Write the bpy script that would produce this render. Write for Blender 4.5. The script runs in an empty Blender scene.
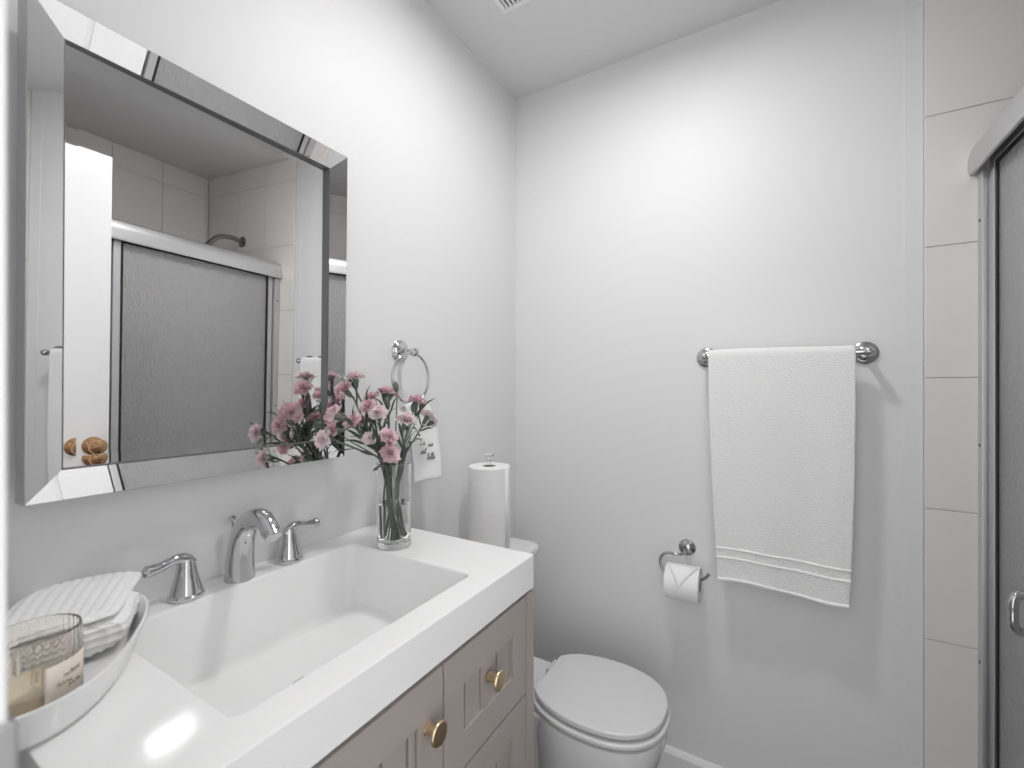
import bpy, bmesh, math, random
from math import sin, cos, pi, radians, sqrt, atan2
from mathutils import Vector, Matrix, noise
random.seed(7)
SC = bpy.context.scene
COL = SC.collection

# ---------------------------------------------------------------- camera, world, exposure
YAW = math.atan(268 / 450)
cam_d = bpy.data.cameras.new('camera')
cam_d.sensor_width = 36.0
cam_d.lens = 450 / 1024 * 36
cam_d.shift_y = 2 / 1024
cam_d.clip_start = 0.01
cam_d.dof.use_dof = True
cam_d.dof.focus_distance = 1.35
cam_d.dof.aperture_fstop = 4.5
cam = bpy.data.objects.new('camera', cam_d)
COL.objects.link(cam)
cam.location = (0.908, 0.0, 1.295)
cam.rotation_euler = (pi / 2, 0, YAW)
SC.camera = cam

world = bpy.data.worlds.new('world')
SC.world = world
world.use_nodes = True
world.node_tree.nodes['Background'].inputs[0].default_value = (1, 1, 1, 1)
world.node_tree.nodes['Background'].inputs[1].default_value = 1.35

LAMP_STRENGTH = 96.0
SC.view_settings.view_transform = 'Standard'
SC.view_settings.look = 'None'
SC.view_settings.exposure = 0.64
SC.view_settings.gamma = 1.0
SC.view_settings.use_curve_mapping = False
SC.cycles.diffuse_bounces = 8
SC.cycles.glossy_bounces = 8
SC.cycles.transmission_bounces = 12
SC.cycles.max_bounces = 16


# ---------------------------------------------------------------- materials
def mat(name, col, rough=0.5, metal=0.0, **kw):
    m = bpy.data.materials.new(name)
    m.use_nodes = True
    b = m.node_tree.nodes['Principled BSDF']
    b.inputs['Base Color'].default_value = (*col, 1)
    b.inputs['Roughness'].default_value = rough
    b.inputs['Metallic'].default_value = metal
    for k, v in kw.items():
        b.inputs[k.replace('_', ' ')].default_value = v
    return m


def bump(m, scale=(100, 100, 100), strength=0.2, dist=0.001, detail=3, colvar=0.0, kind='noise', coord='Object'):
    nt = m.node_tree
    b = nt.nodes['Principled BSDF']
    tc = nt.nodes.new('ShaderNodeTexCoord')
    mp = nt.nodes.new('ShaderNodeMapping')
    mp.inputs['Scale'].default_value = scale
    nt.links.new(tc.outputs[coord], mp.inputs['Vector'])
    if kind == 'noise':
        tx = nt.nodes.new('ShaderNodeTexNoise')
        tx.inputs['Scale'].default_value = 1
        tx.inputs['Detail'].default_value = detail
        fac = tx.outputs['Fac']
    else:
        tx = nt.nodes.new('ShaderNodeTexVoronoi')
        tx.inputs['Scale'].default_value = 1
        fac = tx.outputs['Distance']
    nt.links.new(mp.outputs[0], tx.inputs['Vector'])
    bp = nt.nodes.new('ShaderNodeBump')
    bp.inputs['Strength'].default_value = strength
    bp.inputs['Distance'].default_value = dist
    nt.links.new(fac, bp.inputs['Height'])
    nt.links.new(bp.outputs[0], b.inputs['Normal'])
    if colvar:
        base = tuple(b.inputs['Base Color'].default_value)
        mx = nt.nodes.new('ShaderNodeMix')
        mx.data_type = 'RGBA'
        mx.inputs[6].default_value = tuple(c * (1 - colvar) for c in base[:3]) + (1,)
        mx.inputs[7].default_value = tuple(min(1, c * (1 + colvar)) for c in base[:3]) + (1,)
        nt.links.new(fac, mx.inputs[0])
        nt.links.new(mx.outputs[2], b.inputs['Base Color'])
    return m


M = {}
M['wall'] = bump(mat('wall_paint', (0.77, 0.77, 0.775), 0.55), (260,) * 3, 0.12, 0.0006)
M['ceil'] = bump(mat('ceiling_paint', (0.74, 0.74, 0.745), 0.8), (180,) * 3, 0.2, 0.001)
M['floor'] = bump(mat('floor_vinyl', (0.09, 0.088, 0.085), 0.4), (6, 40, 6), 0.2, 0.001, colvar=0.35)
M['trim'] = mat('trim_paint', (0.84, 0.84, 0.845), 0.35)
M['door'] = mat('door_paint', (0.88, 0.88, 0.885), 0.35)
M['tile'] = bump(mat('tile_glaze', (0.80, 0.775, 0.75), 0.16), (3, 3, 3), 0.05, 0.002, colvar=0.03)
M['grout'] = mat('grout', (0.80, 0.785, 0.765), 0.9)
M['groutd'] = mat('dark_grout', (0.60, 0.58, 0.56), 0.9)  # darker grout colour, used for all the tile joints
M['top'] = mat('cultured_marble', (0.90, 0.90, 0.90), 0.12)
M['cab'] = bump(mat('cabinet_paint', (0.395, 0.355, 0.335), 0.42), (300,) * 3, 0.05, 0.0004)
M['cabdark'] = mat('cabinet_inside', (0.16, 0.14, 0.13), 0.7)
M['brass'] = mat('brushed_brass', (0.74, 0.58, 0.38), 0.28, 1.0)
M['amber'] = mat('aged_brass', (0.55, 0.33, 0.18), 0.18, 1.0)
M['chrome'] = mat('chrome', (0.60, 0.60, 0.61), 0.06, 1.0)
M['pewter'] = mat('dark_chrome', (0.30, 0.30, 0.305), 0.15, 1.0)
M['nickel'] = mat('brushed_nickel', (0.50, 0.50, 0.505), 0.20, 1.0)
M['alum'] = mat('anodised_aluminium', (0.66, 0.66, 0.67), 0.40, 1.0)
M['black'] = mat('black_seal', (0.012, 0.012, 0.012), 0.5)
M['darkgap'] = mat('dark_edge', (0.10, 0.10, 0.10), 0.4)
M['mirror'] = mat('mirror_silver', (0.90, 0.90, 0.90), 0.0, 1.0)
M['mside'] = mat('mirror_edge', (0.42, 0.42, 0.43), 0.35, 0.6)
M['porc'] = mat('porcelain', (0.75, 0.75, 0.755), 0.10)
M['lidm'] = mat('seat_plastic', (0.74, 0.74, 0.745), 0.25)
M['terry'] = bump(mat('terry_cotton', (0.90, 0.90, 0.90), 0.95, Sheen_Weight=0.3), (260, 260, 420), 0.9, 0.004, detail=2)
M['band'] = bump(mat('woven_band', (0.90, 0.90, 0.90), 0.9), (900, 900, 200), 0.3, 0.001)
M['cotton'] = bump(mat('cotton_cloth', (0.90, 0.90, 0.90), 0.95), (500,) * 3, 0.4, 0.001)
M['waffle'] = mat('waffle_cotton', (0.90, 0.90, 0.90), 0.95)
M['paper'] = bump(mat('soft_paper', (0.88, 0.88, 0.88), 0.95), (25, 25, 120), 0.35, 0.003)
M['tissue'] = bump(mat('toilet_tissue', (0.90, 0.90, 0.90), 0.95), (300,) * 3, 0.15, 0.001)
M['card'] = mat('cardboard_core', (0.30, 0.27, 0.24), 0.9)
M['ink'] = mat('black_ink', (0.02, 0.02, 0.02), 0.7)
M['brownink'] = mat('brown_ink', (0.35, 0.27, 0.20), 0.7)
M['tray'] = mat('glazed_ceramic', (0.86, 0.86, 0.86), 0.18)
M['glass'] = mat('clear_glass', (0.97, 0.98, 0.97), 0.0, Transmission_Weight=1.0, IOR=1.45)
M['cglass'] = mat('candle_glass', (0.97, 0.94, 0.90), 0.02, Transmission_Weight=1.0, IOR=1.4)
M['water'] = mat('water', (0.97, 0.98, 0.97), 0.0, Transmission_Weight=1.0, IOR=1.33)
M['acrylic'] = mat('clear_acrylic', (0.96, 0.96, 0.96), 0.05, Transmission_Weight=0.85, IOR=1.45)
M['wax'] = mat('cream_wax', (0.86, 0.76, 0.60), 0.5, Subsurface_Weight=0.2)
M['label'] = mat('kraft_label', (0.86, 0.78, 0.69), 0.7)
M['pink'] = bump(mat('carnation_petal', (0.88, 0.60, 0.65), 0.75, Subsurface_Weight=0.15), (160,) * 3, 0.1, 0.001, colvar=0.30)
M['pale'] = bump(mat('pale_carnation_petal', (0.91, 0.72, 0.74), 0.75, Subsurface_Weight=0.15), (160,) * 3, 0.1, 0.001, colvar=0.25)
M['green'] = bump(mat('carnation_green', (0.115, 0.14, 0.105), 0.6), (90,) * 3, 0.1, 0.001, colvar=0.4)
M['leaf'] = bump(mat('carnation_leaf', (0.075, 0.09, 0.072), 0.6), (90,) * 3, 0.1, 0.001, colvar=0.4)
M['lamp'] = mat('lamp_diffuser', (0.9, 0.9, 0.9), 0.5, Emission_Color=(1, 0.99, 0.98, 1), Emission_Strength=LAMP_STRENGTH)
M['lampcan'] = mat('lamp_housing', (0.45, 0.45, 0.45), 0.5)
M['rain'] = mat('rain_glass', (0.90, 0.90, 0.91), 0.30, Transmission_Weight=0.70, IOR=1.45)
bump(M['rain'], (170, 170, 48), 1.0, 0.010, detail=2)


# ---------------------------------------------------------------- mesh helpers
def bm_new():
    return bmesh.new()


def box(bm, x0, x1, y0, y1, z0, z1, bev=0.0, seg=2, mtx=None):
    r = bmesh.ops.create_cube(bm, size=1.0)
    vs = r['verts']
    for v in vs:
        v.co = Vector(((x0 + x1) / 2 + v.co.x * (x1 - x0), (y0 + y1) / 2 + v.co.y * (y1 - y0), (z0 + z1) / 2 + v.co.z * (z1 - z0)))
    if bev:
        es = list({e for v in vs for e in v.link_edges})
        g = bmesh.ops.bevel(bm, geom=es, offset=bev, segments=seg, affect='EDGES', profile=0.5)
        vs = list({v for f in g['faces'] for v in f.verts} | {v for v in vs if v.is_valid})
    if mtx is not None:
        for v in vs:
            v.co = mtx @ v.co
    return vs


def loft(bm, loops, close=True, cap0=False, cap1=False):
    rows = [[bm.verts.new(p) for p in L] for L in loops]
    n = len(rows[0])
    for a, b in zip(rows, rows[1:]):
        for i in range(n if close else n - 1):
            j = (i + 1) % n
            try:
                bm.faces.new((a[i], a[j], b[j], b[i]))
            except ValueError:
                pass
    if cap0:
        bm.faces.new(list(reversed(rows[0])))
    if cap1:
        bm.faces.new(rows[-1])
    return rows


def frame_of(d):
    d = Vector(d).normalized()
    up = Vector((0, 0, 1)) if abs(d.z) < 0.95 else Vector((1, 0, 0))
    a = d.cross(up).normalized()
    return a, d.cross(a).normalized(), d


def lathe(bm, prof, org=(0, 0, 0), axis=(0, 0, 1), n=32, cap=True):
    a, b, d = frame_of(axis)
    o = Vector(org)
    loops = []
    for r, h in prof:
        r = max(r, 1e-5)
        loops.append([o + d * h + (a * cos(2 * pi * i / n) + b * sin(2 * pi * i / n)) * r for i in range(n)])
    loft(bm, loops, True, cap, cap)


def tube(bm, pts, rad, n=10, cap=True, flat=1.0):
    pts = [Vector(p) for p in pts]
    if not hasattr(rad, '__len__'):
        rad = [rad] * len(pts)
    loops = []
    prev = None
    for i, p in enumerate(pts):
        d = (pts[min(i + 1, len(pts) - 1)] - pts[max(i - 1, 0)]).normalized()
        if prev is None:
            a, b, _ = frame_of(d)
        else:
            a = (prev - d * prev.dot(d)).normalized()
            b = d.cross(a)
        prev = a
        loops.append([p + (a * cos(2 * pi * k / n) + b * sin(2 * pi * k / n) * flat) * rad[i] for k in range(n)])
    loft(bm, loops, True, cap, cap)


def bez(p, n=16):
    """smooth Catmull-Rom curve through the points p"""
    p = [Vector(q) for q in p]
    P = [p[0] * 2 - p[1]] + p + [p[-1] * 2 - p[-2]]
    out = []
    for i in range(1, len(P) - 2):
        for k in range(n):
            t = k / n
            a, b, c, d = P[i - 1], P[i], P[i + 1], P[i + 2]
            out.append(0.5 * ((2 * b) + (c - a) * t + (2 * a - 5 * b + 4 * c - d) * t * t + (3 * b - a - 3 * c + d) * t ** 3))
    out.append(p[-1])
    return out


def rrect(x0, x1, y0, y1, r, z, nc=8, ns=8):
    pts = []
    cs = [((x1 - r, y1 - r), 0), ((x0 + r, y1 - r), pi / 2), ((x0 + r, y0 + r), pi), ((x1 - r, y0 + r), 1.5 * pi)]
    for k, ((cx, cy), a0) in enumerate(cs):
        arc = [(cx + r * cos(a0 + pi / 2 * i / nc), cy + r * sin(a0 + pi / 2 * i / nc)) for i in range(nc + 1)]
        pts += arc
        (nx, ny), a1 = cs[(k + 1) % 4]
        q = (nx + r * cos(a1), ny + r * sin(a1))
        pts += [(arc[-1][0] + (q[0] - arc[-1][0]) * i / ns, arc[-1][1] + (q[1] - arc[-1][1]) * i / ns) for i in range(1, ns)]
    return [Vector((x, y, z)) for x, y in pts]


def obj(name, bm, m, parent=None, org=(0, 0, 0), smooth=True, angle=38, wn=True):
    o3 = Vector(org)
    if parent is not None and o3.length > 0:
        for v in bm.verts:
            v.co -= o3
    bmesh.ops.recalc_face_normals(bm, faces=bm.faces[:])
    me = bpy.data.meshes.new(name)
    if smooth:
        lim = radians(angle)
        for f in bm.faces:
            f.smooth = True
        for e in bm.edges:
            if len(e.link_faces) == 2 and e.calc_face_angle(0) > lim:
                e.smooth = False
    bm.to_mesh(me)
    bm.free()
    me.materials.append(m)
    o = bpy.data.objects.new(name, me)
    COL.objects.link(o)
    if smooth and wn and angle <= 60:
        md = o.modifiers.new('normals', 'WEIGHTED_NORMAL')
        md.keep_sharp = True
        md.weight = 80
    if parent is not None:
        o.parent = parent
    return o


def tag(o, label, cat, group=None):
    o['label'] = label
    o['category'] = cat
    if group:
        o['group'] = group
    return o


def thing(name, label, cat, loc=(0, 0, 0), group=None):
    o = bpy.data.objects.new(name, None)
    o.empty_display_size = 0.05
    COL.objects.link(o)
    o.location = loc
    return tag(o, label, cat, group)


def struct(name, bm, m, parent=None, smooth=True):
    o = obj(name, bm, m, parent, smooth=smooth)
    if parent is None:
        o['kind'] = 'structure'
    return o


def modifier_solid(o, t, off=0.0):
    md = o.modifiers.new('thickness', 'SOLIDIFY')
    md.thickness = t
    md.offset = off


def subsurf(o, n=1):
    md = o.modifiers.new('smooth', 'SUBSURF')
    md.levels = n
    md.render_levels = n


# ---------------------------------------------------------------- the setting
D = 1.556           # back wall
CH = 2.44           # ceiling
TX = 1.229          # tile starts here on the back wall
SX = 1.95           # far wall of the shower
FY = 0.05           # inner face of the front wall
DX0, DX1 = 0.633, 1.30   # doorway
DOORH = 2.10

bm = bm_new(); box(bm, -0.12, SX + 0.12, -0.9, D + 0.12, -0.08, 0.0); struct('floor', bm, M['floor'], smooth=False)
bm = bm_new(); box(bm, -0.12, SX + 0.12, FY - 0.12, D + 0.12, CH, CH + 0.08); struct('ceiling', bm, M['ceil'], smooth=False)
bm = bm_new(); box(bm, -0.12, 0.0, FY - 0.12, D + 0.12, 0, CH); struct('wall_left', bm, M['wall'], smooth=False)
bm = bm_new(); box(bm, 0.0, SX + 0.12, D, D + 0.12, 0, CH); struct('wall_back', bm, M['wall'], smooth=False)
bm = bm_new(); box(bm, SX + 0.012, SX + 0.12, FY - 0.12, D, 0, CH); struct('wall_right', bm, M['wall'], smooth=False)
bm = bm_new()
box(bm, 0.0, DX0 - 0.012, FY - 0.12, FY, 0, CH)
box(bm, DX1 + 0.012, SX + 0.012, FY - 0.12, FY, 0, CH)
box(bm, DX0 - 0.012, DX1 + 0.012, FY - 0.12, FY, DOORH, CH)
struct('wall_front', bm, M['wall'], smooth=False)

# glazed tile lining of the shower: tiles and grout are two meshes, pattern stays inside
def tile_field(bt, bg, along, fixed, a0, a1, inward, first, w=0.222, h=0.337, z_ref=1.316, g=0.0024, t=0.009):
    edges = [a0]
    x = first
    while x < a1 - 0.01:
        edges.append(x); x += w
    edges.append(a1)
    zs = []
    z = z_ref - 4 * h
    while z < CH:
        zs.append((max(z, 0.0), min(z + h, CH))); z += h
    for e0, e1 in zip(edges, edges[1:]):
        for z0, z1 in zs:
            if z1 - z0 < 0.02 or e1 - e0 < 0.01:
                continue
            lo, hi = (fixed, fixed + t * inward) if inward > 0 else (fixed + t * inward, fixed)
            if along == 'x':
                box(bt, e0 + g / 2, e1 - g / 2, lo, hi, z0 + g / 2, z1 - g / 2, 0.0011, 2)
            else:
                box(bt, lo, hi, e0 + g / 2, e1 - g / 2, z0 + g / 2, z1 - g / 2, 0.0011, 2)
    lo, hi = (fixed, fixed + 0.6 * t * inward) if inward > 0 else (fixed + 0.6 * t * inward, fixed)
    if along == 'x':
        box(bg, a0, a1, lo, hi, 0, CH)
    else:
        box(bg, lo, hi, a0, a1, 0, CH)

bt, bg = bm_new(), bm_new()
tile_field(bt, bg, 'x', D, TX, SX, -1, 1.452)
w_t = struct('wall_tile_back', bt, M['tile']); obj('grout', bg, M['groutd'], w_t, smooth=False)
bt, bg = bm_new(), bm_new()
tile_field(bt, bg, 'y', SX + 0.012, FY + 0.0, D - 0.009, -1, 0.20)
w_t = struct('wall_tile_right', bt, M['tile']); obj('grout', bg, M['groutd'], w_t, smooth=False)
bt, bg = bm_new(), bm_new()
tile_field(bt, bg, 'x', FY, 1.345, SX, 1, 1.452)
w_t = struct('wall_tile_front', bt, M['tile']); obj('grout', bg, M['groutd'], w_t, smooth=False)

# flat painted strip between the white wall and the tile
bm = bm_new(); box(bm, 1.190, TX - 0.0005, D - 0.002, D, 0.094, CH, 0.0012); struct('trim_1', bm, M['wall'])
# baseboards
bm = bm_new()
loft(bm, [[Vector((x, D - dy, z)) for dy, z in ((0, 0), (0.013, 0), (0.013, 0.080), (0.009, 0.088), (0.006, 0.094), (0, 0.094))] for x in (0.013, TX - 0.03)], True, True, True)
struct('baseboard_back', bm, M['trim'], smooth=False)
bm = bm_new()
loft(bm, [[Vector((dx, y, z)) for dx, z in ((0, 0), (0.013, 0), (0.013, 0.080), (0.009, 0.088), (0.006, 0.094), (0, 0.094))] for y in (0.875, D)], True, True, True)
struct('baseboard_left', bm, M['trim'], smooth=False)

# door lining (only its left edge shows, close to the lens) with a strike plate
bm = bm_new()
box(bm, DX0 - 0.012, DX0 + 0.0, FY - 0.125, FY + 0.0035, 0, DOORH, 0.002)
box(bm, DX1, DX1 + 0.012, FY - 0.125, FY + 0.0035, 0, DOORH, 0.002)
box(bm, DX0 - 0.012, DX1 + 0.012, FY - 0.125, FY + 0.0035, DOORH - 0.012, DOORH, 0.002)
jamb = struct('trim_2', bm, M['trim'])
bm = bm_new(); box(bm, DX0 - 0.010, DX0 + 0.0035, FY - 0.03, FY + 0.006, 1.03, 1.156, 0.002)
obj('strike_plate', bm, M['nickel'], jamb)

# the white panelled door, swung open beside the camera (seen in the mirror)
hx, hy = 1.283, 0.065
ex, ey = 1.228, 0.775
dang = atan2(ey - hy, ex - hx)
DW = sqrt((ex - hx) ** 2 + (ey - hy) ** 2)
DM = Matrix.Translation((hx, hy, 0.012)) @ Matrix.Rotation(dang, 4, 'Z')   # local x along the door, local +y faces the mirror
bm = bm_new()
DH = 2.07
rails = [(0.0, 0.22), (0.98, 1.14), (DH - 0.13, DH)]
st = 0.135
for a, b in ((0, st), (DW - st, DW)):
    box(bm, a, b, -0.0175, 0.0175, 0, DH, 0.002, 2, DM)
for z0, z1 in rails:
    box(bm, st, DW - st, -0.0175, 0.0175, z0, z1, 0.0, 2, DM)
for (z0, z1) in ((0.22, 0.98), (1.14, DH - 0.13)):
    box(bm, st, DW - st, -0.010, 0.010, z0, z1, 0.0, 2, DM)
    box(bm, st + 0.012, DW - st - 0.012, -0.016, 0.016, z0 + 0.012, z1 - 0.012, 0.004, 2, DM)
door = struct('door_1', bm, M['door'])
for s in (1, -1):
    bm = bm_new()
    o = DM @ Vector((DW - 0.045, 0.0175 * s, 1.036))
    d = (DM.to_3x3() @ Vector((0, s, 0)))
    lathe(bm, [(0.0, 0), (0.031, 0), (0.031, 0.004), (0.024, 0.008), (0.011, 0.011), (0.010, 0.024), (0.018, 0.030), (0.0255, 0.038), (0.027, 0.046), (0.0235, 0.054), (0.013, 0.059), (0, 0.060)], o, d, 32)
    obj('door_knob', bm, M['amber'], door)


# ---------------------------------------------------------------- ceiling fixtures
R0 = (0.305, 1.055, CH)
v = thing('ceiling_vent', 'white slotted exhaust vent in the ceiling near the back left corner', 'vent', R0)
bm = bm_new()
X0, X1, Y0, Y1 = 0.185, 0.425, 0.935, 1.166
for a in ((X0, X1, Y0, Y0 + 0.014), (X0, X1, Y1 - 0.014, Y1), (X0, X0 + 0.014, Y0 + 0.014, Y1 - 0.014), (X1 - 0.014, X1, Y0 + 0.014, Y1 - 0.014)):
    box(bm, *a, CH - 0.013, CH - 0.0005, 0.003)
obj('frame', bm, M['trim'], v, R0)
bm = bm_new(); box(bm, X0 + 0.014, X1 - 0.014, Y0 + 0.014, Y1 - 0.014, CH - 0.003, CH - 0.001); obj('backing', bm, M['black'], v, R0)
x = X0 + 0.0215
while x < X1 - 0.018:
    bm = bm_new(); box(bm, x - 0.0028, x + 0.0028, Y0 + 0.013, Y1 - 0.013, CH - 0.013, CH - 0.004, 0.001)
    obj('slat', bm, M['trim'], v, R0)
    x += 0.0128

R0 = (0.60, 0.90, CH)
lt = thing('ceiling_light', 'white round flush lamp on the ceiling above the middle of the room', 'ceiling light', R0)
bm = bm_new(); lathe(bm, [(0.0, -0.0005), (0.086, -0.0005), (0.086, -0.017), (0.0845, -0.0185), (0.0785, -0.0185), (0.077, -0.017), (0.077, -0.006), (0, -0.006)], R0, (0, 0, 1), 56); obj('housing', bm, M['lampcan'], lt, R0)
bm = bm_new(); lathe(bm, [(0, -0.0075), (0.074, -0.0075), (0.0745, -0.010), (0.070, -0.014), (0.0, -0.017)], R0, (0, 0, 1), 56); obj('diffuser', bm, M['lamp'], lt, R0)


# ---------------------------------------------------------------- wall mirror with sloped mirror-strip frame
MY1 = 0.6990
MW, MZ0, MZ1 = 0.5215, 1.1335, 1.8245
MD = radians(2.2)     # hangs slightly skewed on the wall
MP = radians(0.86)    # and leans out a little at the top
MX = 0.0015
# local: u along the wall (0 at the right edge, negative to the left), n out of the wall
ML = Matrix.Translation((MX, MY1, MZ0)) @ Matrix.Rotation(MD, 4, 'Z') @ Matrix.Rotation(MP, 4, 'Y') @ Matrix.Translation((0, 0, -MZ0))
def mp(n, u, z):
    return ML @ Vector((n, u, z))
R0 = ML @ Vector((0, -MW / 2, MZ0))
mir = thing('wall_mirror', 'rectangular wall mirror framed in sloped mirror strips above the sink', 'mirror', R0)
T = 0.036
SW = 0.0400
GY = math.tan(radians(0.65))
def gs(u):            # inner edge of the sloped strips
    return T - 0.0112 + u / MW * 0.0006
def gl(u):            # glass bed, set a little askew behind the strips
    return T - 0.0182 - u * GY
def ring_pts(i, n):
    f = n if callable(n) else (lambda u: n)
    return [mp(f(u), u, z) for u, z in ((-i, 1.1317 + i), (-i, 1.8252 - i), (-MW + i, 1.8178 - i), (-MW + i, 1.1380 + i))]
bm = bm_new()
loft(bm, [ring_pts(0.002, 0.0), ring_pts(0.0, 0.003), ring_pts(0.0, T - 0.0004), ring_pts(0.0006, T - 0.0002)], True, True, False)
obj('backing', bm, M['mside'], mir, R0, smooth=False)
outer, inner = ring_pts(0.0006, T), ring_pts(SW, gs)
out_n = (mp(1, 0, 0) - mp(0, 0, 0)).normalized()
for k in range(4):
    j = (k + 1) % 4
    bm = bm_new()
    N = 24
    A = [outer[k].lerp(outer[j], i / N) for i in range(N + 1)]
    B_ = [inner[k].lerp(inner[j], i / N) for i in range(N + 1)]
    loft(bm, [A, B_, [p - out_n * 0.003 for p in B_], [p - out_n * 0.003 for p in A], A], False)
    bmesh.ops.remove_doubles(bm, verts=bm.verts[:], dist=1e-7)
    obj('frame_strip', bm, M['mirror'], mir, R0, angle=20, wn=False)
bm = bm_new()
loft(bm, [ring_pts(SW - 0.0005, lambda u: gs(u) + 0.0002), ring_pts(SW + 0.0012, lambda u: gs(u) - 0.0003), ring_pts(SW + 0.0014, lambda u: gl(u) - 0.007), ring_pts(SW - 0.001, lambda u: gl(u) - 0.007)], True)
obj('inner_lip', bm, M['darkgap'], mir, R0, smooth=False)
bm = bm_new()
BW = 0.0165
loft(bm, [ring_pts(SW + 0.0014, lambda u: gl(u) - 0.008), ring_pts(SW + 0.0014, lambda u: gl(u) - 0.0045), ring_pts(SW + BW, lambda u: gl(u) - 0.0045 - BW * math.tan(radians(0.9)))], True, True, True)
obj('glass', bm, M['mirror'], mir, R0, smooth=False)


# ---------------------------------------------------------------- vanity cabinet
VY0, VY1 = 0.142, 0.8455
CF = 0.4405     # carcass front
DF = 0.4570     # door front
R0 = (0.22, 0.49, 0)
van = thing('vanity_cabinet', 'taupe painted bathroom vanity cabinet with plank-pattern fronts under the white sink top', 'cabinet', R0)
bm = bm_new()
box(bm, 0.015, CF - 0.018, VY0, VY0 + 0.016, 0.0, 0.8665)
box(bm, 0.015, CF - 0.018, VY1 - 0.016, VY1, 0.0, 0.8665)
box(bm, 0.015, 0.025, VY0 + 0.016, VY1 - 0.016, 0.10, 0.75)
box(bm, 0.025, CF - 0.018, VY0 + 0.016, VY1 - 0.016, 0.10, 0.118)
# face frame
box(bm, CF - 0.018, DF + 0.0014, VY0, VY0 + 0.027, 0, 0.8615, 0.001)
box(bm, CF - 0.018, DF + 0.0014, VY1 - 0.0285, VY1, 0, 0.8615, 0.001)
box(bm, CF - 0.018, CF - 0.001, VY0 + 0.028, VY1 - 0.029, 0.835, 0.8665)
box(bm, CF - 0.018, CF - 0.001, VY0 + 0.028, VY1 - 0.029, 0.06, 0.118)
box(bm, CF - 0.018, CF - 0.001, 0.535, 0.565, 0.118, 0.835)
obj('body', bm, M['cab'], van, R0, angle=20)

def front(y0, y1, z0, z1, fw, fz, grooves, name):
    """frame-and-plank front: fw stile width, fz rail height, grooves at these y"""
    bm = bm_new()
    t0, t1 = CF, DF
    box(bm, t0, t1, y0, y0 + fw, z0, z1, 0.0012)
    box(bm, t0, t1, y1 - fw, y1, z0, z1, 0.0012)
    box(bm, t0, t1, y0 + fw - 0.001, y1 - fw + 0.001, z0, z0 + fz, 0.0012)
    box(bm, t0, t1, y0 + fw - 0.001, y1 - fw + 0.001, z1 - fz, z1, 0.0012)
    ys = [y0 + fw + 0.0055] + grooves + [y1 - fw - 0.0005]
    g = 0.0029
    box(bm, t0 + 0.001, t1 - 0.0032, y0 + fw - 0.002, ys[0] - g, z0 + fz - 0.003, z1 - fz + 0.003)
    for a, b in zip(ys, ys[1:]):
        box(bm, t0 + 0.001, t1 - 0.0038, a + g, b - g, z0 + fz - 0.003, z1 - fz + 0.003, 0.001)
    box(bm, t0 + 0.001, t1 - 0.0156, y0 + fw - 0.002, y1 - fw + 0.002, z0 + fz - 0.003, z1 - fz + 0.003)
    return obj(name, bm, M['cab'], van, R0, angle=20)

def knob(parent, y, z):
    bm = bm_new()
    lathe(bm, [(0, 0), (0.0095, 0), (0.0095, 0.0015), (0.0075, 0.003), (0.0072, 0.017), (0.0095, 0.0195), (0.0165, 0.0205), (0.0175, 0.0215), (0.0175, 0.0235), (0.0162, 0.0252), (0, 0.0256)], (DF + 0.0002, y, z), (1, 0, 0), 32)
    obj('knob', bm, M['brass'], parent, R0)

dY0, dY1 = VY0 + 0.0295, 0.5475
wY0, wY1 = 0.5515, VY1 - 0.0318
dr = front(dY0, dY1, 0.085, 0.8600, 0.055, 0.062, [dY0 + 0.055 + 0.0495 * i for i in range(1, 6)], 'door')
knob(dr, 0.511, 0.786)
dz = [(0.661, 0.8600), (0.455, 0.6575), (0.085, 0.4515)]
for z0, z1 in dz:
    w = front(wY0, wY1, z0, z1, 0.0505, 0.060, [0.655, 0.7075, 0.754], 'drawer')
    knob(w, 0.6765, (z0 + z1) / 2 + 0.010)


# ---------------------------------------------------------------- sink top with moulded basin
TZ = 0.937
CY0, CY1, CXF = 0.136, 0.8485, 0.4585
R0 = (0.23, 0.49, 0.867)
top = thing('sink_top', 'glossy white one-piece vanity top with a moulded rectangular sink', 'sink', R0)
bm = bm_new()
L = []
def R(i, z, r=0.006):
    return rrect(0.001 + i, CXF - i, CY0 + i, CY1 - i, r, z)
L.append(R(0.02, 0.868, 0.004)); L.append(R(0.0012, 0.868)); L.append(R(0, 0.8692)); L.append(R(0, TZ - 0.0022)); L.append(R(0.0006, TZ - 0.0007)); L.append(R(0.0022, TZ))
bx0, bx1, by0, by1 = 0.068, 0.403, 0.262, 0.697
def B(i, z, r):
    return rrect(bx0 + i, bx1 - i, by0 + i, by1 - i, r, z)
L.append(B(-0.003, TZ, 0.021)); L.append(B(-0.001, TZ - 0.0006, 0.019)); L.append(B(0.0004, TZ - 0.0022, 0.018)); L.append(B(0.0015, TZ - 0.006, 0.018))
L.append(B(0.006, TZ - 0.06, 0.019)); L.append(B(0.010, TZ - 0.119, 0.020))
for k in range(1, 8):
    a = pi / 2 * k / 7
    L.append(B(0.010 + 0.020 * (1 - cos(a)), TZ - 0.119 - 0.020 * sin(a), 0.022))
zf = TZ - 0.139
def F(s, z):
    cx, cy = 0.232, 0.475
    return [Vector((cx + (p.x - cx) * s, cy + (p.y - cy) * s, z)) for p in B(0.030, z, 0.022)]
L.append(F(0.8, zf - 0.002)); L.append(F(0.5, zf - 0.005)); L.append(F(0.2, zf - 0.008))
loft(bm, L, True, False, True)
obj('counter', bm, M['top'], top, R0, angle=30)
bm = bm_new()
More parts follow.
